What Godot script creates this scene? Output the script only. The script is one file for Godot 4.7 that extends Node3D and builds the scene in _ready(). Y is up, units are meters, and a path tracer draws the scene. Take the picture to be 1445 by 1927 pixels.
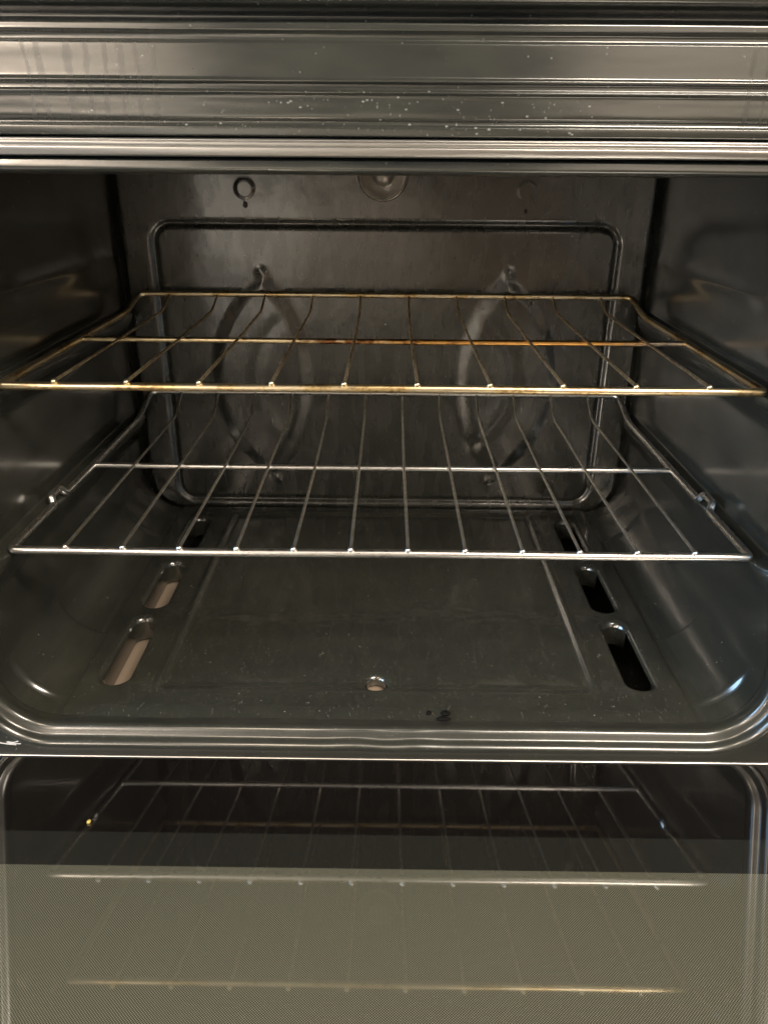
extends Node3D

# ------------------------------------------------------------------ oven measures (metres)
const FLOOR_Y := -0.0716
const HALF := 0.310            # half width of the cavity
const BACK_Z := -0.392
const RAD := 0.048             # rounding between side walls and floor
const LIP_Z := 0.036
const CEIL_Y := 0.362

var rng := RandomNumberGenerator.new()
var mat := {}
var noise := FastNoiseLite.new()

# ------------------------------------------------------------------ helpers
func lin(r: float, g: float, b: float) -> Color:
	return Color(r, g, b).linear_to_srgb()

func sstep(a: float, b: float, x: float) -> float:
	var t := clampf((x - a) / (b - a), 0.0, 1.0)
	return t * t * (3.0 - 2.0 * t)

func thing(called: String, label: String, category: String, at := Vector3.ZERO, group := "") -> Node3D:
	var o := Node3D.new()
	o.name = called
	add_child(o, true)
	o.position = at
	o.set_meta("label", label)
	o.set_meta("category", category)
	if group:
		o.set_meta("group", group)
	return o

func part(called: String, mesh: Mesh, m: Material, parent: Node) -> MeshInstance3D:
	var o := MeshInstance3D.new()
	o.name = called
	o.mesh = mesh
	o.material_override = m
	parent.add_child(o, true)
	return o

func tag(o: Node, label: String, category: String, group := "") -> void:
	o.set_meta("label", label)
	o.set_meta("category", category)
	if group:
		o.set_meta("group", group)

# a sheet sampled on a grid: pos(u, v) gives points, toward(p) a point on the side that is seen, hole(u, v) > 0 where there is metal
func sheet(nu: int, nv: int, pos: Callable, toward: Callable, uv: Callable, hole = null) -> ArrayMesh:
	var P := PackedVector3Array()
	var N := PackedVector3Array()
	var T := PackedVector2Array()
	var S := PackedFloat32Array()
	var w := nu + 1
	P.resize(w * (nv + 1)); N.resize(w * (nv + 1)); T.resize(w * (nv + 1)); S.resize(w * (nv + 1))
	for j in nv + 1:
		for i in w:
			var k := j * w + i
			var u := float(i) / nu
			var v := float(j) / nv
			P[k] = pos.call(u, v)
			T[k] = uv.call(u, v)
			S[k] = hole.call(u, v) if hole != null else 1.0
	var side := 0
	for j in nv + 1:
		for i in w:
			var k := j * w + i
			var du := P[k + 1 if i < nu else k] - P[k - 1 if i > 0 else k]
			var dv := P[k + w if j < nv else k] - P[k - w if j > 0 else k]
			var n := du.cross(dv).normalized()
			var t: Vector3 = toward.call(P[k])
			if n.dot(t - P[k]) < 0.0:
				n = -n
				if k == w * (nv / 2) + nu / 2: side = -1
			elif k == w * (nv / 2) + nu / 2: side = 1
			N[k] = n
	var I := PackedInt32Array()
	for j in nv:
		for i in nu:
			var a := j * w + i
			var b := a + 1
			var c := a + w + 1
			var d := a + w
			var inside := int(S[a] > 0) + int(S[b] > 0) + int(S[c] > 0) + int(S[d] > 0)
			if inside == 0: continue
			if inside == 4:
				if side > 0: I.append_array([a, c, b, a, d, c])
				else: I.append_array([a, b, c, a, c, d])
				continue
			var ring := [a, b, c, d]
			var out := []
			for q in 4:
				var e: int = ring[q]
				var f: int = ring[(q + 1) % 4]
				if S[e] > 0: out.append(e)
				if (S[e] > 0) != (S[f] > 0):
					var t := S[e] / (S[e] - S[f])
					P.append(P[e].lerp(P[f], t)); N.append(N[e].lerp(N[f], t).normalized()); T.append(T[e].lerp(T[f], t)); S.append(0.0)
					out.append(P.size() - 1)
			for q in range(1, out.size() - 1):
				if side > 0: I.append_array([out[0], out[q + 1], out[q]])
				else: I.append_array([out[0], out[q], out[q + 1]])
	return arrays(P, N, T, I)

func arrays(P: PackedVector3Array, N: PackedVector3Array, T: PackedVector2Array, I: PackedInt32Array) -> ArrayMesh:
	var A := []
	A.resize(Mesh.ARRAY_MAX)
	A[Mesh.ARRAY_VERTEX] = P
	A[Mesh.ARRAY_NORMAL] = N
	A[Mesh.ARRAY_TEX_UV] = T
	A[Mesh.ARRAY_INDEX] = I
	var m := ArrayMesh.new()
	m.add_surface_from_arrays(Mesh.PRIMITIVE_TRIANGLES, A)
	return m

# rounds the corners of a polyline
func rounded(pts: PackedVector3Array, radii: Array, closed: bool, steps := 6) -> PackedVector3Array:
	var out := PackedVector3Array()
	var n := pts.size()
	for i in n:
		var r: float = radii[i]
		if r <= 0.0 or (not closed and (i == 0 or i == n - 1)):
			out.append(pts[i])
			continue
		var p := pts[i]
		var a := (pts[(i - 1 + n) % n] - p)
		var b := (pts[(i + 1) % n] - p)
		var ra := minf(r, a.length() * 0.48)
		var rb := minf(r, b.length() * 0.48)
		var s := p + a.normalized() * ra
		var e := p + b.normalized() * rb
		for q in steps + 1:
			var t := float(q) / steps
			out.append(s.lerp(p, t).lerp(p.lerp(e, t), t))
	return out

# a round bar along a polyline
func tube(pts: PackedVector3Array, rad: float, closed: bool, segs := 10, cap := 0.0) -> ArrayMesh:
	var P := PackedVector3Array()
	var N := PackedVector3Array()
	var T := PackedVector2Array()
	var I := PackedInt32Array()
	var radii := PackedFloat32Array()
	var line := PackedVector3Array()
	if cap > 0.0:
		# rounded ends, slightly thicker at the start where the wire is welded on
		var d0 := (pts[0] - pts[1]).normalized()
		for q in 5:
			var a := PI / 2 * (1.0 - q / 4.0)
			line.append(pts[0] + d0 * cap * sin(a)); radii.append(maxf(cap * cos(a), 0.0001))
		line.append(pts[0] - d0 * cap * 1.5); radii.append(rad)
		for q in range(1, pts.size()):
			line.append(pts[q]); radii.append(rad)
	else:
		line = pts
		for q in pts.size(): radii.append(rad)
	var n := line.size()
	var up := Vector3.ZERO
	var run := 0.0
	var rows := n + 1 if closed else n
	var last_t := Vector3.ZERO
	for r in rows:
		var i := r % n
		var prev := line[(i - 1 + n) % n] if closed or i > 0 else line[i]
		var next := line[(i + 1) % n] if closed or i < n - 1 else line[i]
		var t := ((next - line[i]).normalized() + (line[i] - prev).normalized()).normalized()
		if up == Vector3.ZERO:
			up = Vector3.UP if absf(t.y) < 0.9 else Vector3.RIGHT
		else:
			var q := Quaternion(last_t, t) if last_t.dot(t) > -0.999 and last_t.cross(t).length() > 1e-6 else Quaternion.IDENTITY
			up = q * up
		up = (up - t * up.dot(t)).normalized()
		var side := t.cross(up).normalized()
		last_t = t
		if r > 0: run += line[i].distance_to(line[(r - 1) % n])
		for s in segs + 1:
			var a := TAU * s / segs
			var d := up * cos(a) + side * sin(a)
			P.append(line[i] + d * radii[i]); N.append(d); T.append(Vector2(float(s) / segs, run))
	for r in rows - 1:
		for s in segs:
			var a := r * (segs + 1) + s
			var b := a + 1
			var c := a + segs + 2
			var d := a + segs + 1
			I.append_array([a, c, b, a, d, c])
	return arrays(P, N, T, I)

# a shape turned round the z axis: profile points are (radius, z)
func lathe(profile: PackedVector2Array, segs := 32) -> ArrayMesh:
	var n := profile.size() - 1
	return sheet(segs, n, func(u, v):
		var p: Vector2 = profile[int(round(v * n))]
		return Vector3(cos(u * TAU) * p.x, sin(u * TAU) * p.x, p.y),
		func(p): return Vector3(p.x * 4.0, p.y * 4.0, p.z + 0.05), func(u, v): return Vector2(u, v))

func box(size: Vector3, at: Vector3) -> ArrayMesh:
	var st := SurfaceTool.new()
	st.begin(Mesh.PRIMITIVE_TRIANGLES)
	add_box(st, size, at)
	return st.commit()

func add_box(st: SurfaceTool, size: Vector3, at: Vector3) -> void:
	var b := BoxMesh.new()
	b.size = size
	st.append_from(b, 0, Transform3D(Basis.IDENTITY, at))

# a lumpy small piece
func crumb_mesh(size: Vector3, sd: int) -> ArrayMesh:
	var f := FastNoiseLite.new()
	f.seed = sd
	f.frequency = 0.9
	return sheet(14, 9, func(u, v):
		var d := Vector3(cos(u * TAU) * sin(v * PI), cos(v * PI), sin(u * TAU) * sin(v * PI))
		return d * size * (1.0 + 0.45 * f.get_noise_3dv(d * 1.6)) + Vector3(0, size.y * 0.8, 0),
		func(p): return p * 5.0 - Vector3(0, size.y * 3.2, 0), func(u, v): return Vector2(u, v))

# ------------------------------------------------------------------ computed textures
func value_noise(w: int, freq: float, octaves: int, sd: int, lo: float, hi: float, stretch := Vector3.ONE) -> NoiseTexture2D:
	var f := FastNoiseLite.new()
	f.noise_type = FastNoiseLite.TYPE_SIMPLEX_SMOOTH
	f.seed = sd
	f.frequency = freq
	f.fractal_octaves = octaves
	var t := NoiseTexture2D.new()
	t.width = w
	t.height = w
	t.seamless = true
	t.noise = f
	var g := Gradient.new()
	g.set_color(0, Color(lo, lo, lo))
	g.set_color(1, Color(hi, hi, hi))
	t.color_ramp = g
	return t

# enamel colour with dust specks and hair scratches; size in pixels covers `metres`
func enamel_image(base: Color, specks: int, dashes: int, big: int, sd: int) -> ImageTexture:
	var n := 1024
	var r := RandomNumberGenerator.new()
	r.seed = sd
	var f := FastNoiseLite.new()
	f.seed = sd
	f.frequency = 0.006
	f.fractal_octaves = 4
	var small := Image.create(256, 256, false, Image.FORMAT_RGB8)
	for y in 256:
		for x in 256:
			# blends opposite edges so that the tile closes
			var a := f.get_noise_2d(x * 4, y * 4)
			var b := f.get_noise_2d(x * 4 - 1024, y * 4)
			var c := f.get_noise_2d(x * 4, y * 4 - 1024)
			var d := f.get_noise_2d(x * 4 - 1024, y * 4 - 1024)
			var fx := x / 256.0
			var fy := y / 256.0
			var q := lerpf(lerpf(a, b, fx), lerpf(c, d, fx), fy)
			var k := 1.0 + 0.3 * q
			var col := Color(base.r * k, base.g * k, base.b * k * (1.0 - 0.1 * q)).linear_to_srgb()
			small.set_pixel(x, y, col)
	small.resize(n, n, Image.INTERPOLATE_BILINEAR)
	var put := func(x: int, y: int, l: float):
		var xx := posmod(x, n)
		var yy := posmod(y, n)
		var o := small.get_pixel(xx, yy)
		var c := Color(l, l * 0.97, l * 0.88).linear_to_srgb()
		small.set_pixel(xx, yy, Color(maxf(o.r, c.r), maxf(o.g, c.g), maxf(o.b, c.b)))
	for i in specks:
		var sx := r.randi() % n
		var sy := r.randi() % n
		var l := pow(r.randf(), 3.0) * 0.5 + 0.05
		for q in r.randi_range(1, 5): put.call(sx + q % 2, sy + q / 2, l)
	for i in dashes:
		var x := r.randf() * n
		var y := r.randf() * n
		var a := r.randfn(0.25, 0.35)
		var l := r.randi_range(6, 24)
		var bright := 0.03 + pow(r.randf(), 3.0) * 0.13
		for q in l:
			put.call(int(x + sin(a) * q), int(y + cos(a) * q), bright * (1.0 - float(q) / (l + 1)))
			put.call(int(x + sin(a) * q) + 1, int(y + cos(a) * q), bright * (1.0 - float(q) / (l + 1)))
	for i in big:
		var x := r.randi() % n
		var y := r.randi() % n
		var l := r.randf_range(0.3, 0.8)
		for q in r.randi_range(5, 16):
			put.call(x + r.randi_range(0, 3), y + r.randi_range(0, 3), l)
	return ImageTexture.create_from_image(small)

func enamel(base: Color, tex: Texture2D, tile: float, rough: float, coat_rough: float, wave_scale: float, wave_tile: float) -> StandardMaterial3D:
	var m := StandardMaterial3D.new()
	if tex:
		m.albedo_texture = tex
		m.albedo_color = Color.WHITE
	else:
		m.albedo_color = base.linear_to_srgb()
	m.uv1_scale = Vector3(1.0 / tile, 1.0 / tile, 1.0)
	m.roughness = rough
	m.roughness_texture = mat_rough
	m.metallic_specular = 0.705
	m.clearcoat_enabled = true
	m.clearcoat = 0.9
	m.clearcoat_roughness = coat_rough
	if wave_scale > 0.0:
		m.heightmap_enabled = true
		m.heightmap_scale = wave_scale
		m.heightmap_texture = mat_wave
	return m

var mat_rough: Texture2D
var mat_wave: Texture2D

func make_materials() -> void:
	mat_rough = value_noise(512, 0.012, 4, 5, 0.75, 1.0)
	mat_wave = value_noise(512, 0.008, 3, 9, 0.0, 1.0)
	var dark := Color(0.030, 0.0312, 0.0252)
	mat.floor = enamel(dark, enamel_image(dark, 1000, 2200, 45, 11), 0.26, 0.24, 0.07, 0.003, 0.3)
	mat.wall = enamel(dark, enamel_image(dark, 350, 200, 6, 12), 0.30, 0.30, 0.12, 0.0, 0.3)
	mat.wall.clearcoat = 0.45
	mat.wall.roughness_texture = null
	mat.wall.roughness = 0.26
	mat.back = enamel(dark, enamel_image(dark, 500, 900, 8, 13), 0.30, 0.31, 0.12, 0.006, 0.3)
	mat.back.roughness_texture = wiped_image(51, Vector2(2.6, 0.55), 0.55, 1.15)
	mat.floor.roughness_texture = wiped_image(52, Vector2(1.5, 0.6), 0.65, 1.1)
	mat.frame = enamel(dark, header_image(0), 0.77, 0.55, 0.17, 0.0, 0.3)
	mat.frame.roughness_texture = header_image(1)
	mat.frame.clearcoat_texture = header_image(2)
	mat.lip = enamel(dark, enamel_image(dark, 1400, 300, 30, 15), 0.20, 0.36, 0.18, 0.0, 0.3)
	mat.lip.clearcoat = 0.55

	var s := StandardMaterial3D.new()      # bright trim
	s.albedo_color = lin(0.54, 0.53, 0.51)
	s.metallic = 1.0
	s.roughness = 0.34
	mat.trim = s

	s = StandardMaterial3D.new()           # chromed steel of the lower rack
	s.albedo_color = lin(0.90, 0.88, 0.85)
	s.metallic = 1.0
	s.roughness = 0.34
	s.roughness_texture = mat_rough
	s.uv1_scale = Vector3(1, 9, 1)
	mat.chrome = s

	s = StandardMaterial3D.new()           # steel of the upper rack, straw and brown from heat
	s.metallic = 1.0
	s.roughness = 0.38
	s.roughness_texture = mat_rough
	s.albedo_texture = heat_image(21, Color(0.88, 0.73, 0.48), Color(0.82, 0.60, 0.30), 0.5)
	s.uv1_scale = Vector3(1, 2.1, 1)
	mat.straw = s
	s = s.duplicate()
	s.albedo_texture = burnt_image()
	s.uv1_scale = Vector3(1, 1.0 / 0.6, 1)
	mat.burnt = s
	s = StandardMaterial3D.new()
	s.albedo_color = lin(0.85, 0.72, 0.48)
	s.metallic = 1.0
	s.roughness = 0.3
	mat.weld_straw = s

	s = mat.straw.duplicate()              # thin wires of the same metal, with short stains
	s.albedo_texture = wire_image(31, Color(0.82, 0.70, 0.48), Color(0.55, 0.38, 0.20))
	s.uv1_scale = Vector3(1, 3.3, 1)
	s.roughness = 0.52
	mat.wire_straw = s
	s = mat.chrome.duplicate()
	s.albedo_color = Color.WHITE
	s.albedo_texture = wire_image(32, Color(0.86, 0.84, 0.80), Color(0.72, 0.65, 0.50))
	s.uv1_scale = Vector3(1, 3.3, 1)
	s.roughness = 0.46
	mat.wire_chrome = s

	s = StandardMaterial3D.new()           # black printed oven glass
	s.albedo_color = lin(0.006, 0.0052, 0.0048)
	s.roughness = 0.03
	s.metallic_specular = 0.705
	s.clearcoat_enabled = true
	s.clearcoat = 1.0
	s.clearcoat_roughness = 0.03
	mat.glass_black = s
	s = StandardMaterial3D.new()           # grey printed band
	s.albedo_color = lin(0.017, 0.017, 0.0145)
	s.roughness = 0.03
	s.metallic_specular = 0.705
	s.clearcoat_enabled = true
	s.clearcoat = 1.0
	s.clearcoat_roughness = 0.03
	mat.glass_grey = s
	s = StandardMaterial3D.new()           # dot print
	s.albedo_texture = dot_image()
	s.uv1_scale = Vector3(1.0 / 0.048, 1.0 / 0.048, 1)
	s.roughness = 0.03
	s.metallic_specular = 0.705
	s.clearcoat_enabled = true
	s.clearcoat = 1.0
	s.clearcoat_roughness = 0.03
	mat.glass_dots = s

	s = StandardMaterial3D.new()
	s.albedo_color = lin(0.03, 0.03, 0.03)
	s.roughness = 0.5
	mat.casing = s
	s = StandardMaterial3D.new()           # bare aluminised sheet under the floor
	s.albedo_color = lin(0.40, 0.31, 0.235)
	s.metallic = 0.25
	s.roughness = 0.5
	mat.baffle = s
	s = StandardMaterial3D.new()
	s.albedo_color = lin(0.008, 0.0075, 0.007)
	s.roughness = 0.9
	s.metallic_specular = 0.2
	mat.soot = s
	s = StandardMaterial3D.new()           # lamp glass
	s.albedo_color = Color(0.9, 0.88, 0.82, 0.12)
	s.transparency = BaseMaterial3D.TRANSPARENCY_ALPHA
	s.roughness = 0.04
	mat.lamp_glass = s
	s = StandardMaterial3D.new()
	s.albedo_color = lin(0.35, 0.31, 0.27)
	s.metallic = 0.8
	s.roughness = 0.35
	mat.socket = s
	s = StandardMaterial3D.new()
	s.albedo_color = lin(0.55, 0.42, 0.10)
	s.roughness = 0.7
	mat.yellow = s
	s = StandardMaterial3D.new()
	s.albedo_color = lin(0.55, 0.53, 0.5)
	s.roughness = 0.8
	mat.lint = s
	s = StandardMaterial3D.new()
	s.albedo_color = lin(0.03, 0.014, 0.009)
	s.roughness = 0.25
	mat.grease = s
	s = StandardMaterial3D.new()
	s.albedo_color = lin(0.76, 0.72, 0.67)
	s.roughness = 0.85
	mat.plaster = s
	s = StandardMaterial3D.new()
	s.albedo_color = lin(0.72, 0.70, 0.65)
	s.roughness = 0.5
	mat.cabinet = s
	s = StandardMaterial3D.new()
	s.albedo_color = lin(0.15, 0.14, 0.125)
	s.roughness = 0.4
	mat.tile = s
	s = StandardMaterial3D.new()
	s.albedo_color = lin(0.30, 0.275, 0.24)
	s.roughness = 0.5
	mat.beige = s
	s = StandardMaterial3D.new()
	s.albedo_color = lin(0.075, 0.055, 0.04)
	s.roughness = 0.5
	mat.wood = s

# the header's enamel over its whole length: 0 colour with dust, 1 roughness and 2 gloss with the dull streaks of old drips
func header_image(what: int) -> ImageTexture:
	var n := 1024
	var r := RandomNumberGenerator.new()
	r.seed = 77
	var f := FastNoiseLite.new()
	f.seed = 8
	f.frequency = 0.01
	f.fractal_octaves = 3
	var base := Color(0.030, 0.0312, 0.0252)
	var im := Image.create(n, n, false, Image.FORMAT_RGB8)
	if what == 0:
		im.fill(base.linear_to_srgb())
	for y in range(440, 660):
		for x in n:
			var k := f.get_noise_2d(x, y * 3)
			if what == 0: im.set_pixel(x, y, Color(base.r * (1 + 0.3 * k), base.g * (1 + 0.3 * k), base.b * (1 + 0.25 * k)).linear_to_srgb())
			elif what == 1: im.set_pixel(x, y, Color(0.42 + 0.05 * k, 0.42 + 0.05 * k, 0.42 + 0.05 * k))
			else: im.set_pixel(x, y, Color(0.95, 0.95, 0.95))
	# drips: metres from the middle, half width
	for d in [[-0.196, 0.0016], [-0.188, 0.0026], [-0.172, 0.0034], [-0.163, 0.0024], [-0.153, 0.0018], [-0.144, 0.0024], [-0.135, 0.0018], [-0.126, 0.0022], [0.205, 0.002], [0.214, 0.0014]]:
		for y in range(488, 548):
			var wob := f.get_noise_2d(d[0] * 9000.0, y * 2.0) * 0.0022
			var hw: float = 0.72 * d[1] * (0.8 + 0.5 * f.get_noise_2d(d[0] * 5000.0 + 50.0, y * 4.0))
			for x in range(int((d[0] + wob - 2.0 * hw + 0.385) / 0.77 * n), int((d[0] + wob + 2.0 * hw + 0.385) / 0.77 * n) + 1):
				var q := absf((x + 0.5) / n * 0.77 - 0.385 - d[0] - wob) / hw
				var k := (1.0 - sstep(0.5, 1.5, q)) * 0.55 * sstep(488.0, 493.0, y)
				if k <= 0.0: continue
				var o := im.get_pixel(x, y)
				im.set_pixel(x, y, o.lerp([Color(0.035, 0.030, 0.022).linear_to_srgb(), Color(0.85, 0.85, 0.85), Color(0.25, 0.25, 0.25)][what], k))
	if what == 0:
		for i in 520:
			var x := r.randi() % n
			var y := r.randi_range(440, 650)
			var l := pow(r.randf(), 3.0) * 0.25 + 0.05
			im.set_pixel(x, y, Color(l, l, l * 0.9).linear_to_srgb())
		for i in 230:    # the dusty stretch in the middle of the lower face
			var x := clampi(int(r.randfn(0.5, 0.095) * n), 0, n - 2)
			var y := int(r.randf_range(0.3655, 0.388) / 0.77 * n)
			var l := pow(r.randf(), 3.0) * 0.38 + 0.04
			im.set_pixel(x, y, Color(l, l, l * 0.92).linear_to_srgb())
			if l > 0.3: im.set_pixel(x + 1, y, Color(l * 0.7, l * 0.7, l * 0.62).linear_to_srgb())
	return ImageTexture.create_from_image(im)

# roughness of enamel that has been wiped: soft streaks, closed at the edges of the tile
func wiped_image(sd: int, stretch: Vector2, lo: float, hi: float) -> ImageTexture:
	var n := 384
	var f := FastNoiseLite.new()
	f.seed = sd
	f.frequency = 0.016
	f.fractal_octaves = 4
	var im := Image.create(n, n, false, Image.FORMAT_RGB8)
	for y in n:
		for x in n:
			var fx := float(x) / n
			var fy := float(y) / n
			var p := Vector2(x, y) * stretch
			var w := Vector2(n, n) * stretch
			var q := lerpf(lerpf(f.get_noise_2d(p.x, p.y), f.get_noise_2d(p.x - w.x, p.y), fx), lerpf(f.get_noise_2d(p.x, p.y - w.y), f.get_noise_2d(p.x - w.x, p.y - w.y), fx), fy)
			var k := clampf(lerpf(lo, hi, 0.5 + 0.9 * q), 0.0, 1.0)
			im.set_pixel(x, y, Color(k, k, k))
	return ImageTexture.create_from_image(im)

func heat_image(sd: int, c0: Color, c1: Color, burn: float) -> ImageTexture:
	var im := Image.create(32, 512, false, Image.FORMAT_RGB8)
	var f := FastNoiseLite.new()
	f.seed = sd
	f.frequency = 0.02
	f.fractal_octaves = 3
	var g := FastNoiseLite.new()
	g.seed = sd + 1
	g.frequency = 0.16
	for y in 512:
		for x in 32:
			var d := Vector2(cos(x / 32.0 * TAU), sin(x / 32.0 * TAU)) * 6.0
			var a := f.get_noise_3d(d.x, d.y, y)
			var b := g.get_noise_3d(d.x, d.y, y)
			var c := c0.lerp(c1, sstep(-0.15, 0.35, a))
			c = c.lerp(Color(0.16, 0.075, 0.03), sstep(0.22, 0.5, b + a * 0.6) * burn)
			im.set_pixel(x, y, c.linear_to_srgb())
	return ImageTexture.create_from_image(im)

# colours of the upper crossbar along its length
func burnt_image() -> ImageTexture:
	var im := Image.create(16, 512, false, Image.FORMAT_RGB8)
	var f := FastNoiseLite.new()
	f.seed = 44
	f.frequency = 0.09
	f.fractal_octaves = 3
	for y in 512:
		var t := y / 512.0
		for x in 16:
			var d := Vector2(cos(x / 16.0 * TAU), sin(x / 16.0 * TAU)) * 5.0
			var k := f.get_noise_3d(d.x, d.y, y)
			var c := Color(0.84, 0.70, 0.44).lerp(Color(0.80, 0.42, 0.12), sstep(0.36, 0.55, t + 0.12 * k)).lerp(Color(0.80, 0.70, 0.56), sstep(0.85, 0.97, t + 0.05 * k))
			var burn := sstep(0.30, 0.42, t) * (1.0 - sstep(0.50, 0.70, t)) * 0.7 + 0.28
			c = c.lerp(Color(0.24, 0.10, 0.04), sstep(-0.05, 0.25, k) * burn)
			im.set_pixel(x, y, c.linear_to_srgb())
	return ImageTexture.create_from_image(im)

func wire_image(sd: int, c0: Color, c1: Color) -> ImageTexture:
	var im := Image.create(16, 512, false, Image.FORMAT_RGB8)
	var f := FastNoiseLite.new()
	f.seed = sd
	f.frequency = 0.07
	f.fractal_octaves = 3
	for y in 512:
		for x in 16:
			var d := Vector2(cos(x / 16.0 * TAU), sin(x / 16.0 * TAU)) * 5.0
			im.set_pixel(x, y, c0.lerp(c1, sstep(-0.2, 0.4, f.get_noise_3d(d.x, d.y, y))).linear_to_srgb())
	return ImageTexture.create_from_image(im)

# staggered printed dots, 32 by 32 dots to a tile
func dot_image() -> ImageTexture:
	var n := 1024
	var im := Image.create(n, n, false, Image.FORMAT_RGB8)
	var lo := Color(0.041, 0.042, 0.031).linear_to_srgb()
	var hi := Color(0.146, 0.146, 0.110).linear_to_srgb()
	var cell := Image.create(32, 32, false, Image.FORMAT_RGB8)
	for y in 32:
		for x in 32:
			var d := 99.0
			for c in [Vector2(8, 8), Vector2(24, 24), Vector2(-8, 24), Vector2(40, 8), Vector2(8, 40), Vector2(24, -8)]:
				d = minf(d, Vector2(x + 0.5, y + 0.5).distance_to(c))
			cell.set_pixel(x, y, hi.lerp(lo, sstep(7.5, 9.5, d)))
	for j in 32:
		for i in 32:
			im.blit_rect(cell, Rect2i(0, 0, 32, 32), Vector2i(i * 32, j * 32))
	return ImageTexture.create_from_image(im)

# ------------------------------------------------------------------ scene
func _ready() -> void:
	rng.seed = 7
	noise.seed = 3
	noise.frequency = 1.0

	# camera
	var cam := Camera3D.new()
	cam.name = "camera"
	add_child(cam)
	cam.position = Vector3(0.0067, 0.3525, 0.5519)
	cam.rotation = Vector3(-0.4266, 0.0061, 0.0079)
	cam.fov = 66.98
	cam.near = 0.02
	cam.far = 30.0
	cam.current = true

	# the dim room air and the exposure
	var we := WorldEnvironment.new()
	we.name = "environment"
	var env := Environment.new()
	env.background_mode = Environment.BG_COLOR
	env.background_color = lin(0.065, 0.063, 0.06)
	env.tonemap_mode = Environment.TONE_MAPPER_LINEAR
	env.tonemap_exposure = 0.68
	env.sdfgi_enabled = true
	env.ssao_enabled = true
	env.ssil_enabled = true
	we.environment = env
	add_child(we)

	make_materials()
	ceiling_lamp(Vector3(0.85, 1.50, 1.15), Vector2(0.9, 0.5), Color(1.0, 0.945, 0.87), 10.0, "square ceiling lamp above and to the right of the oven")
	ceiling_lamp(Vector3(-1.45, 1.25, 2.0), Vector2(0.5, 0.3), Color(1.0, 0.93, 0.85), 8.0, "smaller ceiling lamp to the left, close to the wall across the kitchen")
	ceiling_lamp(Vector3(-0.30, 1.20, 0.95), Vector2(0.22, 0.22), Color(1.0, 0.91, 0.79), 9.0, "spot lamp turned towards the narrow white cabinet across the kitchen", "spot_lamp", -0.85)
	kitchen_window(Vector3(-1.75, 0.60, 0.85), Vector2(0.7, 0.9), Color(0.68, 0.85, 1.0), 5.5)
	kitchen_side()

	build_oven()
	build_rack("oven_rack", "golden heat-stained wire rack on the upper guides", 0.192, -0.03, -0.2056, 10, 0.0558, mat.straw, mat.burnt, mat.wire_straw, mat.weld_straw, false)
	build_rack("oven_rack", "silver wire rack on the lower guides, pulled slightly forward", 0.0668, 0.0038, -0.1868, 12, 0.0454, mat.chrome, mat.chrome, mat.wire_chrome, mat.chrome, true)
	small_things()

# a lamp of the kitchen ceiling: the fitting, its glowing face and the light of the same size
func ceiling_lamp(at: Vector3, size: Vector2, tint: Color, energy: float, label: String, called := "ceiling_lamp", tilt := 0.0) -> void:
	var t := thing(called, label, "lamp", at)
	t.rotation.x = tilt
	part("lamp_housing", box(Vector3(size.x + 0.04, 0.05, size.y + 0.04), Vector3(0, 0.03, 0)), mat.plaster, t)
	var g := StandardMaterial3D.new()
	g.albedo_color = lin(0.8, 0.8, 0.78)
	g.emission_enabled = true
	g.emission = tint
	g.emission_energy_multiplier = 2.0
	part("diffuser", box(Vector3(size.x, 0.01, size.y), Vector3.ZERO), g, t)
	var l := AreaLight3D.new()
	l.name = "lamp_light"
	l.area_size = size
	l.light_color = tint
	l.light_energy = energy
	l.area_range = 8.0
	l.shadow_enabled = true
	t.add_child(l)
	l.position = Vector3(0, -0.012, 0)
	l.rotation = Vector3(-PI / 2, 0, 0)

# the window left of the oven, its cool daylight falls on the right side of the cavity
func kitchen_window(at: Vector3, size: Vector2, tint: Color, energy: float) -> void:
	var t := thing("window", "white framed kitchen window to the left of the oven", "window", at)
	t.rotation.y = -PI / 2
	for s in [-1, 1]:
		part("frame", box(Vector3(0.05, size.y + 0.1, 0.06), Vector3(s * (size.x / 2 + 0.025), 0, 0)), mat.plaster, t)
		part("frame", box(Vector3(size.x, 0.05, 0.06), Vector3(0, s * (size.y / 2 + 0.025), 0)), mat.plaster, t)
	var g := StandardMaterial3D.new()
	g.albedo_color = lin(0.5, 0.5, 0.5)
	g.emission_enabled = true
	g.emission = tint
	g.emission_energy_multiplier = 1.0
	part("pane", box(Vector3(size.x, size.y, 0.006), Vector3.ZERO), g, t)
	var l := AreaLight3D.new()
	l.name = "daylight"
	l.area_size = size
	l.light_color = tint
	l.light_energy = energy
	l.area_range = 8.0
	l.shadow_enabled = true
	t.add_child(l)
	l.position = Vector3(0, 0, -0.008)

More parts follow.
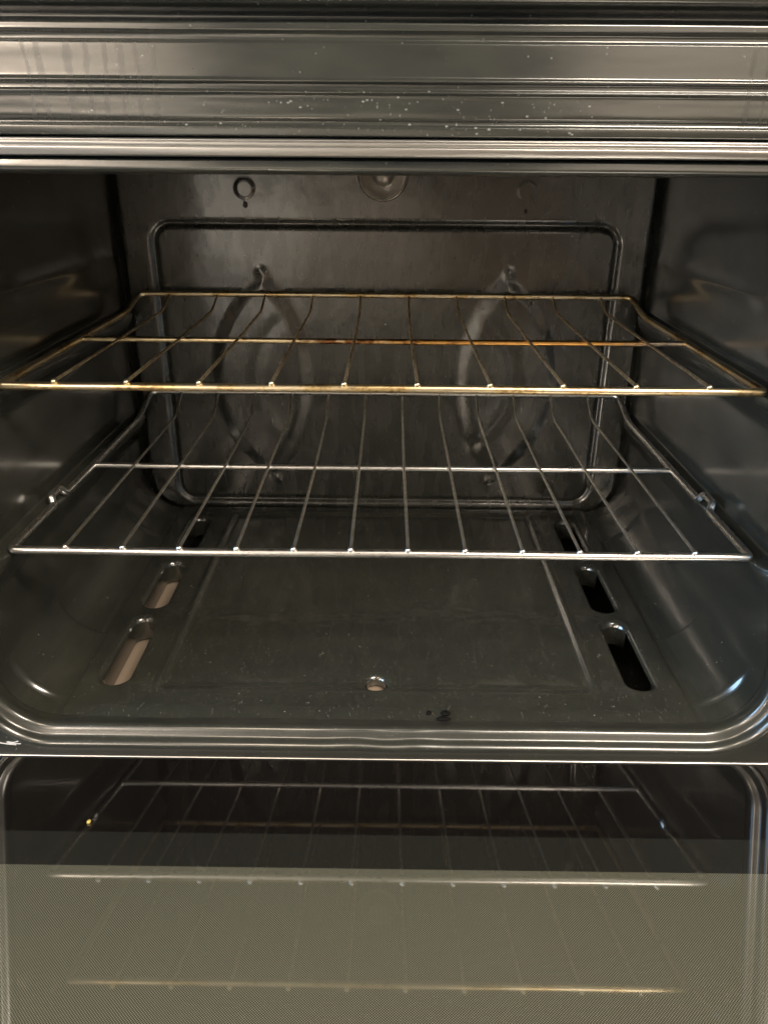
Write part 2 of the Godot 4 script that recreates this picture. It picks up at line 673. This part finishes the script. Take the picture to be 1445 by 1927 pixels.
# what the enamel mirrors: the pale wall on both sides of the opening behind the photographer, and the low cabinet there
func kitchen_side() -> void:
	for a in [["wall_left", -1.60, 1.75], ["wall_right", 1.45, 1.70]]:
		var o := part(a[0], box(Vector3(a[2], 2.4, 0.1), Vector3(a[1], 0.65, 2.38)), mat.plaster, self)
		o.set_meta("kind", "structure")
		o.set_meta("label", "pale plaster wall across the kitchen")
	var f := part("kitchen_floor", box(Vector3(5.0, 0.04, 3.2), Vector3(0, -0.57, 1.8)), mat.tile, self)
	f.set_meta("kind", "structure")
	for k in [[-0.55, 0.45, 1, mat.cabinet, "narrow white cabinet across the kitchen, facing the oven"], [-0.065, 0.50, 1, mat.beige, "grey-beige cabinet right of the narrow white cabinet across the kitchen"], [-1.63, 1.66, 3, mat.wood, "dark wooden cabinet left of the white cabinet across the kitchen"], [1.12, 1.84, 4, mat.wood, "dark wooden cabinet at the right end of the row across the kitchen"]]:
		var w: float = k[1]
		var c := thing("kitchen_cabinet", k[4], "cabinet", Vector3(k[0], -0.55, 2.05), "base cabinets across the kitchen")
		part("carcass", box(Vector3(w, 0.80, 0.40), Vector3(0, 0.45, 0.02)), k[3], c)
		part("worktop", box(Vector3(w + 0.02, 0.03, 0.46), Vector3(0, 0.866, 0.0)), k[3], c)
		var dw: float = w / k[2]
		for q in k[2]:
			var d := part("cabinet_door", box(Vector3(dw - 0.012, 0.74, 0.018), Vector3((q + 0.5) * dw - w / 2, 0.46, -0.19)), k[3], c)
			part("handle", tube(PackedVector3Array([Vector3((q + 0.5) * dw - w / 2 + 0.15, 0.62, -0.215), Vector3((q + 0.5) * dw - w / 2 + 0.15, 0.78, -0.215)]), 0.005, false, 10, 0.005), mat.chrome, d)

# ------------------------------------------------------------------ the oven
func rr_dist(x: float, y: float, cx: float, cy: float, hx: float, hy: float, r: float) -> float:
	var q := Vector2(absf(x - cx) - hx + r, absf(y - cy) - hy + r)
	return Vector2(maxf(q.x, 0), maxf(q.y, 0)).length() + minf(maxf(q.x, q.y), 0.0) - r

func bead(d: float, w: float) -> float:
	return exp(-d * d / (w * w))

# relief of the back panel, towards the room
func back_relief(x: float, y: float) -> float:
	var z := 0.0
	var d := rr_dist(x, y, 0.0, 0.113, 0.2685, 0.172, 0.022)
	z -= 0.0040 * bead(d, 0.0034)
	# the pointed ovals pressed into both halves
	var ax := absf(x)
	var cy := 0.103
	var outer := Vector2(ax - 0.0615, y - cy).length() - 0.153
	var inner := Vector2(ax - 0.2690, y - cy - 0.002).length() - 0.184
	var lens := maxf(outer, inner)
	z += 0.0036 * minf(1.0 - sstep(-0.0160, 0.0015, outer), 1.0 - sstep(-0.0230, 0.0015, inner))
	var ring := Vector2(ax - 0.0615, y - cy).length() - 0.0975
	var ang := atan2(y - cy, ax - 0.0615)
	z -= (0.0013 if x > 0.0 else 0.0005) * bead(ring, 0.008) * sstep(-1.25, -0.9, ang) * (1.0 - sstep(0.75, 1.05, ang)) * (1.0 - sstep(-0.004, 0.004, lens))
	# dimples at the points of the ovals
	z += 0.0016 * bead(Vector2(ax - 0.1455, y - 0.232).length(), 0.006)
	z += 0.002 * bead(Vector2(ax - 0.138, y + 0.028).length(), 0.006)
	# round bosses near the top
	var b := Vector2(ax - 0.1592, y - 0.3225).length()
	z += (0.0012 if x < 0.0 else 0.0004) * (1.0 - sstep(0.008, 0.0125, b))
	# turned-back edge
	var e := rr_dist(x, y, 0.0, 0.16, 0.3065, 0.2335, 0.045)
	z -= 0.005 * sstep(-0.006, 0.006, e)
	z += 0.0006 * noise.get_noise_2d(x * 6.0, y * 6.0)
	return z

# rack guides pressed into the side walls: how far the wall comes in at height y
func guide(y: float, z: float) -> float:
	var d := 0.0
	for g in [0.1886, 0.0634]:
		var t: float = g - y
		if t > -0.004 and t < 0.08:
			d = maxf(d, 0.0135 * sstep(-0.0030, 0.0, t) * (1.0 - sstep(0.003, 0.034, t)))
	d *= sstep(-0.389, -0.370, z) * (1.0 - sstep(0.004, 0.034, z))
	# shallow unused guide above the upper rack
	return d + 0.0022 * bead(y - 0.2520, 0.009) * sstep(-0.385, -0.36, z) * (1.0 - sstep(-0.13, -0.08, z))

# pads pressed into the rounded bottom edges
func pad(z: float) -> float:
	var a := sstep(-0.087, -0.083, z) * (1.0 - sstep(0.013, 0.017, z))
	var b := sstep(-0.362, -0.358, z) * (1.0 - sstep(-0.300, -0.296, z))
	return maxf(a, b)

# the cavity's outline from the top of the left wall, down, round and to the floor's edge; s is the length along it
func outline(s: float, inset: float) -> Array:
	var straight := CEIL_Y - (FLOOR_Y + RAD)
	var arc := RAD * PI / 2
	if s < straight:
		return [Vector2(-HALF, CEIL_Y - s), Vector2(1, 0)]
	if s < straight + arc:
		var a := (s - straight) / RAD
		var n := Vector2(cos(a), sin(a))
		return [Vector2(-HALF + RAD, FLOOR_Y + RAD) - n * RAD, n]
	return [Vector2(-HALF + RAD + s - straight - arc, FLOOR_Y), Vector2(0, 1)]

func build_oven() -> void:
	var oven := thing("oven", "black enamel oven with its glass door folded down open", "oven")

	# back panel
	var bw := 0.642
	var bh := 0.462
	var back := part("back_panel", sheet(500, 360, func(u, v):
		var x: float = (u - 0.5) * bw
		var y: float = -0.085 + v * bh
		return Vector3(x, y, BACK_Z + back_relief(x, y)),
		func(p): return p + Vector3(0, 0, 1), func(u, v): return Vector2(u * bw, -v * bh)), mat.back, oven)
	var drop := part("grease_drop", crumb_mesh(Vector3(0.0028, 0.0036, 0.0012), 4), mat.grease, back)
	drop.position = Vector3(-0.1592, 0.3025, BACK_Z)
	drop = part("grease_drop", crumb_mesh(Vector3(0.0018, 0.0024, 0.001), 5), mat.grease, back)
	drop.position = Vector3(0.1592, 0.2985, BACK_Z)

	# side walls with the rounded edges to the floor
	var straight := CEIL_Y - (FLOOR_Y + RAD)
	var total := straight + RAD * PI / 2 + 0.012
	var zl := LIP_Z - BACK_Z - 0.004
	for sgn in [1.0, -1.0]:
		part("side_wall", sheet(340, 200, func(u, v):
			var s: float = u * total
			var z: float = BACK_Z + 0.004 + v * zl
			var o := outline(s, 0.0)
			var p: Vector2 = o[0]
			var n: Vector2 = o[1]
			var d := guide(p.y, z)
			var a := clampf((s - straight) / (RAD * PI / 2), 0.0, 1.0)
			if s > straight:
				d += 0.0034 * pad(z) * sstep(0.0, 0.35, a) * (1.0 - sstep(0.62, 0.98, a))
			d += 0.0003 * noise.get_noise_3d(s * 7.0, z * 7.0, sgn * 4.0)
			p += n * d
			return Vector3(p.x * sgn, p.y, z),
			func(p): return Vector3(0, 0.14, p.z), func(u, v): return Vector2(u * total, v * zl)), mat.wall, oven)
	# ceiling
	part("cavity_ceiling", sheet(60, 60, func(u, v): return Vector3((u - 0.5) * 2.0 * HALF, CEIL_Y + 0.0006 * noise.get_noise_2d(u * 5.0, v * 5.0), BACK_Z + 0.004 + v * zl),
		func(p): return p - Vector3(0, 1, 0), func(u, v): return Vector2(u * 0.62, v * zl)), mat.wall, oven)

	build_floor(oven)
	build_lip(oven)
	build_header(oven)
	build_door(oven)
	build_lamp(oven)

	# outer casing
	var st := SurfaceTool.new()
	st.begin(Mesh.PRIMITIVE_TRIANGLES)
	add_box(st, Vector3(0.78, 0.80, 0.006), Vector3(0, 0.17, -0.445))
	add_box(st, Vector3(0.006, 0.80, 0.50), Vector3(-0.387, 0.17, -0.192))
	add_box(st, Vector3(0.006, 0.80, 0.50), Vector3(0.387, 0.17, -0.192))
	add_box(st, Vector3(0.768, 0.006, 0.50), Vector3(0, 0.500, -0.192))
	add_box(st, Vector3(0.768, 0.006, 0.50), Vector3(0, -0.226, -0.192))
	part("casing", st.commit(), mat.casing, oven)

const SLOTS := [[-0.2355, -0.0185, -0.1015], [-0.2355, -0.147, -0.221], [-0.2335, -0.275, -0.342], [0.2325, -0.0185, -0.1015], [0.2325, -0.147, -0.221], [0.2315, -0.275, -0.342]]
const SLOT_R := 0.0115
const HOLE := Vector2(-0.0024, -0.0125)
const HOLE_R := 0.0085

func slot_dist(x: float, z: float) -> float:
	var best := 1.0
	for s in SLOTS:
		var dz: float = z - clampf(z, s[2], s[1])
		best = minf(best, Vector2(x - s[0], dz).length() - SLOT_R)
	return minf(best, Vector2(x - HOLE.x, z - HOLE.y).length() - HOLE_R)

func floor_height(x: float, z: float) -> float:
	var y := 0.0
	# the middle field stands a step lower than the border with the slots
	var d := rr_dist(x, z, -0.002, -0.184, 0.1955, 0.1905, 0.012)
	var fade := 1.0 - sstep(-0.012, 0.004, z)
	y -= 0.0016 * (1.0 - sstep(-0.009, -0.001, d)) * (0.3 + 0.7 * fade)
	y += 0.0028 * bead(d + 0.004, 0.0036) * (0.12 + 0.88 * fade)
	var s := slot_dist(x, z)
	if s < 0.006:
		var t := clampf(s, 0.0, 0.006)
		y -= 0.006 - sqrt(maxf(0.0, 0.000036 - (0.006 - t) * (0.006 - t)))
	# edges turned down
	var e := 0.268 - absf(x)
	if e < 0.004:
		y -= 0.004 - sqrt(maxf(0.0, 0.000016 - (0.004 - e) * (0.004 - e)))
	y += 0.0007 * noise.get_noise_2d(x * 5.0 + 9.0, z * 5.0)
	return y

func build_floor(oven: Node3D) -> void:
	var w := 0.536
	var z0 := -0.388
	var zl := 0.430
	var fl := part("floor_panel", sheet(500, 400, func(u, v):
		var x: float = (u - 0.5) * w
		var z: float = z0 + v * zl
		var y := FLOOR_Y + 0.002 + floor_height(x, z)
		y -= 0.003 * sstep(0.022, 0.042, z)
		return Vector3(x, y, z),
		func(p): return p + Vector3(0, 1, 0), func(u, v): return Vector2(u * w, v * zl),
		func(u, v): return slot_dist((u - 0.5) * w, z0 + v * zl)), mat.floor, oven)
	# collars of the slots and of the round hole
	for s in SLOTS + [[HOLE.x, HOLE.y, HOLE.y]]:
		var r: float = SLOT_R if s[1] != s[2] else HOLE_R
		var deep := 0.020 if s[1] != s[2] else 0.006
		part("slot_collar" if s[1] != s[2] else "hole_collar", sheet(48, 6, func(u, v):
			var a: float = u * TAU
			var zz: float = s[1] if sin(a) >= 0.0 else s[2]
			return Vector3(s[0] + cos(a) * r, FLOOR_Y - 0.003 - v * deep, zz + sin(a) * r),
			func(p): return Vector3(s[0], p.y, clampf(p.z, s[2], s[1])), func(u, v): return Vector2(u * 0.2, v * deep)), mat.floor, fl)
	# sheet metal below the openings
	for b in [[-0.2355, 0.06, -0.120, 0.020], [-0.2355, 0.06, -0.246, -0.150], [0.0, 0.05, -0.045, 0.015]]:
		part("heat_baffle", box(Vector3(b[1], 0.001, b[3] - b[2]), Vector3(b[0], FLOOR_Y - 0.026 if b[0] < -0.1 else FLOOR_Y - 0.0115, (b[2] + b[3]) / 2)), mat.baffle, fl)
	part("burner_tray", box(Vector3(0.76, 0.004, 0.46), Vector3(0, -0.150, -0.17)), mat.floor, oven)

# the rolled front edge round the opening, swept along the left side, the bottom and the right side
func build_lip(oven: Node3D) -> void:
	# (outwards, z) from the cavity wall to the front face
	var prof := PackedVector2Array([Vector2(0.0006, 0.034), Vector2(0.0, 0.0385), Vector2(-0.0012, 0.0425), Vector2(-0.0024, 0.0462), Vector2(-0.0028, 0.0490), Vector2(-0.0022, 0.0512), Vector2(-0.0006, 0.0528), Vector2(0.0016, 0.0540), Vector2(0.0036, 0.0552), Vector2(0.0046, 0.0568), Vector2(0.0050, 0.0588), Vector2(0.0058, 0.0608), Vector2(0.0074, 0.0624), Vector2(0.0098, 0.0630), Vector2(0.0112, 0.0622), Vector2(0.0130, 0.0616), Vector2(0.030, 0.0616), Vector2(0.070, 0.0610)])
	var fine := smooth_profile(prof, 5)
	var top := 0.3425
	var side := top - (FLOOR_Y + RAD)
	var arc := RAD * PI / 2
	var bottom := 2.0 * (HALF - RAD)
	var total := 2.0 * side + 2.0 * arc + bottom
	var n := fine.size() - 1
	part("front_lip", sheet(560, n, func(u, v):
		var s: float = u * total
		var mirror := 1.0
		if s > total / 2.0:
			s = total - s
			mirror = -1.0
		var p: Vector2
		var inward: Vector2
		if s < side:
			p = Vector2(-HALF, top - s); inward = Vector2(1, 0)
		elif s < side + arc:
			var a := (s - side) / RAD
			inward = Vector2(cos(a), sin(a))
			p = Vector2(-HALF + RAD, FLOOR_Y + RAD) - inward * RAD
		else:
			p = Vector2(-HALF + RAD + s - side - arc, FLOOR_Y); inward = Vector2(0, 1)
		var q: Vector2 = fine[int(round(v * n))]
		p.x *= mirror; inward.x *= mirror
		var o := q.x
		var z := q.y
		# the dented stretch in the middle of the lower edge
		if inward.y > 0.99 and q.y > 0.052:
			var k := exp(-pow((p.x - 0.012) / 0.05, 2.0))
			o += k * 0.0006 * sin(p.x * 110.0 + 1.0) * sstep(0.052, 0.057, q.y)
			z += k * 0.0004 * sin(p.x * 70.0)
		o += 0.00025 * noise.get_noise_2d(p.x * 7.0, p.y * 7.0)
		p -= inward * o
		return Vector3(p.x, p.y, z),
		func(p): return Vector3(0, 0.14, 0.5), func(u, v): return Vector2(u * total, v * 0.06)), mat.lip, oven)

func smooth_profile(pts: PackedVector2Array, k: int) -> PackedVector2Array:
	var out := PackedVector2Array()
	for i in pts.size() - 1:
		var a := pts[maxi(i - 1, 0)]
		var b := pts[i]
		var c := pts[i + 1]
		var d := pts[mini(i + 2, pts.size() - 1)]
		for q in k:
			out.append(b.cubic_interpolate(c, a, d, float(q) / k))
	out.append(pts[-1])
	return out

func bar_profile(pts: PackedVector2Array, k: int, half: float, seed_z: float, amp: float) -> ArrayMesh:
	var fine := smooth_profile(pts, k)
	var n := fine.size() - 1
	return sheet(260, n, func(u, v):
		var q: Vector2 = fine[int(round(v * n))]
		var x: float = (u - 0.5) * 2.0 * half
		return Vector3(x, q.x + amp * 0.5 * noise.get_noise_2d(x * 7.0, seed_z), q.y + amp * noise.get_noise_3d(x * 4.0, q.x * 40.0, seed_z)),
		func(p): return Vector3(p.x, 0.38, 0.6), func(u, v): return Vector2(u * 2.0 * half, fine[int(round(v * n))].x))

func build_header(oven: Node3D) -> void:
	# (y, z) upwards from the cavity ceiling
	var p := PackedVector2Array()
	for q in [[0.3620, 0.020], [0.3540, 0.0240], [0.3480, 0.0320], [0.3450, 0.0400], [0.3440, 0.0470], [0.3446, 0.0540], [0.3457, 0.0566], [0.3476, 0.0577], [0.3505, 0.0574], [0.3520, 0.0569], [0.3529, 0.0545], [0.3532, 0.0500],
		[0.3560, 0.0490], [0.3620, 0.0490], [0.3638, 0.0510], [0.3642, 0.0570], [0.3648, 0.0598], [0.3660, 0.0604], [0.3690, 0.0606], [0.3698, 0.0602], [0.3705, 0.0595], [0.3713, 0.0591], [0.3721, 0.0591], [0.3729, 0.0597], [0.3737, 0.0604], [0.3750, 0.0608],
		[0.3780, 0.0609], [0.3820, 0.0610], [0.3848, 0.0611], [0.3858, 0.0617], [0.3868, 0.0624], [0.3875, 0.0620], [0.3880, 0.0606], [0.3886, 0.0600], [0.3906, 0.0600], [0.3912, 0.0606], [0.3918, 0.0620], [0.3926, 0.0624], [0.3936, 0.0618], [0.3948, 0.0611],
		[0.4000, 0.0610], [0.4060, 0.0610], [0.4100, 0.0609], [0.4108, 0.0605], [0.4116, 0.0597], [0.4126, 0.0592], [0.4144, 0.0593], [0.4153, 0.0599], [0.4160, 0.0608], [0.4168, 0.0616], [0.4180, 0.0615], [0.4196, 0.0614], [0.4204, 0.0604], [0.4209, 0.0560], [0.4216, 0.0500], [0.4230, 0.0470], [0.4258, 0.0470], [0.4268, 0.0520], [0.4276, 0.0600], [0.4290, 0.0640], [0.4320, 0.0655], [0.4400, 0.0660], [0.4900, 0.0670]]:
		p.append(Vector2(q[0], q[1]))
	var head := part("header_panel", bar_profile(p, 4, 0.385, 2.0, 0.00035), mat.frame, oven)
	var t := PackedVector2Array()
	for q in [[0.3536, 0.0500], [0.3537, 0.0580], [0.3539, 0.0612], [0.3548, 0.0622], [0.3570, 0.0628], [0.3586, 0.0628], [0.3591, 0.0620], [0.3596, 0.0627], [0.3612, 0.0629], [0.3617, 0.0621], [0.3622, 0.0628], [0.3630, 0.0624], [0.3634, 0.0600], [0.3635, 0.0520]]:
		t.append(Vector2(q[0], q[1]))
	part("trim_strip", bar_profile(t, 5, 0.385, 8.0, 0.0004), mat.trim, head)

func build_door(oven: Node3D) -> void:
	var door := Node3D.new()
	door.name = "door"
	oven.add_child(door)
	door.position = Vector3(0, -0.073, 0.09)
	door.rotation.x = -atan(0.175)
	part("glass_pane", box(Vector3(0.72, 0.004, 0.45), Vector3(0, -0.002, 0.218)), mat.glass_black, door)
	part("grey_band", plate(0.330, 0.0812, 0.1137, 0.0, 0.0003, 0.0), mat.glass_grey, door)
	part("dot_print", plate(0.299, 0.1137, 0.3900, 0.0, 0.0003, 0.006), mat.glass_dots, door)
	part("door_shell", box(Vector3(0.74, 0.040, 0.45), Vector3(0, -0.0245, 0.222)), mat.casing, door)
	part("edge_trim", tube(PackedVector3Array([Vector3(-0.345, -0.0004, -0.0105), Vector3(0, -0.0006, -0.0105), Vector3(0.3165, -0.0004, -0.0105)]), 0.0013, false, 10, 0.0013), mat.trim, door)

# a thin printed layer with rounded near corners: x from -hx to hx, z from z0 to z1
func plate(hx: float, z0: float, z1: float, y0: float, y1: float, r: float) -> ArrayMesh:
	var ring := PackedVector2Array()
	for c in [[-1, z0, PI], [1, z0, PI * 1.5], [1, z1, 0.0], [-1, z1, PI * 0.5]]:
		if r <= 0.0:
			ring.append(Vector2(c[0] * hx, c[1])); continue
		var cc := Vector2(c[0] * (hx - r), c[1] + (r if c[1] == z0 else -r))
		for q in 7:
			var a: float = c[2] + PI / 2 * q / 6.0
			ring.append(cc + Vector2(cos(a), sin(a)) * r)
	var st := SurfaceTool.new()
	st.begin(Mesh.PRIMITIVE_TRIANGLES)
	var n := ring.size()
	for i in range(1, n - 1):
		for k in [0, i, i + 1]:
			st.set_normal(Vector3.UP); st.set_uv(ring[k]); st.add_vertex(Vector3(ring[k].x, y1, ring[k].y))
	for i in n:
		var a := ring[i]
		var b := ring[(i + 1) % n]
		var nn := Vector3(b.y - a.y, 0, a.x - b.x).normalized()
		for v in [[a, y1], [b, y0], [b, y1], [a, y1], [a, y0], [b, y0]]:
			st.set_normal(nn); st.set_uv(v[0]); st.add_vertex(Vector3(v[0].x, v[1], v[0].y))
	return st.commit()

func build_lamp(oven: Node3D) -> void:
	var lamp := Node3D.new()
	lamp.name = "oven_lamp"
	oven.add_child(lamp)
	lamp.position = Vector3(-0.003, 0.338, BACK_Z + 0.001)
	part("lamp_socket", lathe(PackedVector2Array([Vector2(0.0285, 0.0), Vector2(0.0285, 0.003), Vector2(0.026, 0.0045), Vector2(0.022, 0.003), Vector2(0.014, 0.001), Vector2(0.001, 0.001)])), mat.socket, lamp)
	part("glass_cover", lathe(PackedVector2Array([Vector2(0.0255, 0.004), Vector2(0.0262, 0.008), Vector2(0.0252, 0.010), Vector2(0.0258, 0.013), Vector2(0.0244, 0.016), Vector2(0.0246, 0.019), Vector2(0.0225, 0.023), Vector2(0.018, 0.027), Vector2(0.011, 0.030), Vector2(0.004, 0.031), Vector2(0.0005, 0.0312)])), mat.lamp_glass, lamp)
	part("bulb", lathe(PackedVector2Array([Vector2(0.006, 0.0015), Vector2(0.0075, 0.006), Vector2(0.011, 0.011), Vector2(0.0125, 0.016), Vector2(0.011, 0.021), Vector2(0.006, 0.0245), Vector2(0.0005, 0.0255)])), mat.socket, lamp)

# ------------------------------------------------------------------ racks
func build_rack(called: String, label: String, y: float, zf: float, zm: float, count: int, step: float, bar: Material, mid: Material, wire: Material, weld: Material, notch: bool) -> void:
	var t := thing(called, label, "oven rack", Vector3(0, y, zf), "wire racks in the oven")
	var hw := 0.295
	var dz := -0.346 if notch else -0.3135        # where the rails start to rise, from the front bar
	var rz := -0.384 if notch else -0.3473        # the rear bar
	var rise := 0.0235 if notch else 0.0166
	var xr := 0.2880
	var dot_mesh := SphereMesh.new()
	dot_mesh.radius = 0.0026
	dot_mesh.height = 0.0046
	dot_mesh.radial_segments = 12
	dot_mesh.rings = 6
	var pts := PackedVector3Array()
	var rad := []
	var add := func(p: Vector3, r: float):
		pts.append(p)
		rad.append(r)
	add.call(Vector3(-hw, 0, 0), 0.006)
	for k in range(1, 12):
		var x := -hw + 2.0 * hw * k / 12.0
		add.call(Vector3(x, 0.0006 * noise.get_noise_2d(x * 5.0, y * 50.0), 0), 0.0)
	add.call(Vector3(hw, 0, 0), 0.006)
	var bump := func(s: float, flip: bool):
		var z := [-0.088, -0.092, -0.112, -0.116]
		if flip: z.reverse()
		var up := [0.0, 0.007, 0.007, 0.0]
		for q in 4: add.call(Vector3(s * (hw + (0.003 if up[q] > 0 else 0.0)), up[q], z[q]), 0.003)
	if notch: bump.call(1.0, false)
	add.call(Vector3(hw, 0, dz), 0.010)
	add.call(Vector3(xr, rise, rz), 0.010)
	add.call(Vector3(-xr, rise, rz), 0.010)
	add.call(Vector3(-hw, 0, dz), 0.010)
	if notch: bump.call(-1.0, true)
	part("outer_frame", tube(rounded(pts, rad, true), 0.0033, true, 14), bar, t)
	part("crossbar", tube(PackedVector3Array([Vector3(-hw, -0.0006, zm - zf), Vector3(-0.1, -0.001, zm - zf), Vector3(0.1, -0.001, zm - zf), Vector3(hw, -0.0006, zm - zf)]), 0.0028, false, 12, 0.0028), mid, t)
	for i in count:
		var x := (i - (count - 1) / 2.0) * step
		var j := rng.randf_range(-0.0009, 0.0009)
		var w := rounded(PackedVector3Array([Vector3(x, 0.0042, 0.0004), Vector3(x + j, 0.0036, -0.16), Vector3(x, 0.0036, dz + 0.004 + rng.randf_range(-0.002, 0.002)), Vector3(x, rise - 0.001, rz + 0.0040)]), [0, 0, 0.008, 0], false)
		var o := part("wire", tube(w, 0.00135, false, 8, 0.0014), wire, t)
		var dot := part("weld_dot", dot_mesh, weld, o)
		dot.position = Vector3(x, 0.0041, 0.0012)

# ------------------------------------------------------------------ crumbs and lint
func small_things() -> void:
	var y := FLOOR_Y + 0.0012
	for c in [[Vector3(0.0565, y, 0.0305), Vector3(0.0040, 0.0016, 0.0028), 1, "black crumb on the oven floor, the round one above the long crumb"], [Vector3(0.0545, y, 0.0375), Vector3(0.0056, 0.0016, 0.0022), 2, "long flat black crumb nearest the front lip"], [Vector3(0.0425, y, 0.0300), Vector3(0.0022, 0.0012, 0.0024), 3, "tiny black crumb left of the two larger crumbs"]]:
		var o := part("crumb", crumb_mesh(c[1], c[2]), mat.soot, self)
		o.position = c[0]
		tag(o, c[3], "crumb", "black crumbs by the front lip")
	var o := part("crumb", crumb_mesh(Vector3(0.0013, 0.001, 0.0017), 9), mat.yellow, self)
	o.position = Vector3(-0.195, -0.073 + 0.175 * (0.1605 - 0.09) + 0.0002, 0.1605)
	tag(o, "small yellow crumb on the black part of the door glass", "crumb")
	# pale scrap caught on the left end of the front lip
	var st := SurfaceTool.new()
	st.begin(Mesh.PRIMITIVE_TRIANGLES)
	for f in [[Vector3(-0.012, 0.0, 0.0), Vector3(-0.004, 0.0018, 0.001), Vector3(0.001, 0.0008, 0.0022), Vector3(0.006, 0.0022, 0.0016)], [Vector3(-0.010, 0.0008, 0.002), Vector3(-0.003, 0.0004, 0.003), Vector3(0.004, -0.0008, 0.0024)], [Vector3(-0.006, 0.0016, 0.0006), Vector3(-0.001, 0.0002, 0.0022), Vector3(0.008, 0.0004, 0.0026)]]:
		st.append_from(tube(rounded(PackedVector3Array(f), [0, 0.003, 0.003, 0], false), 0.0005, false, 6), 0, Transform3D.IDENTITY)
	var scrap := part("lint_scrap", st.commit(), mat.lint, self)
	scrap.position = Vector3(-0.296, -0.0795, 0.0600)
	tag(scrap, "small pale scrap of lint on the left end of the front lip", "lint")
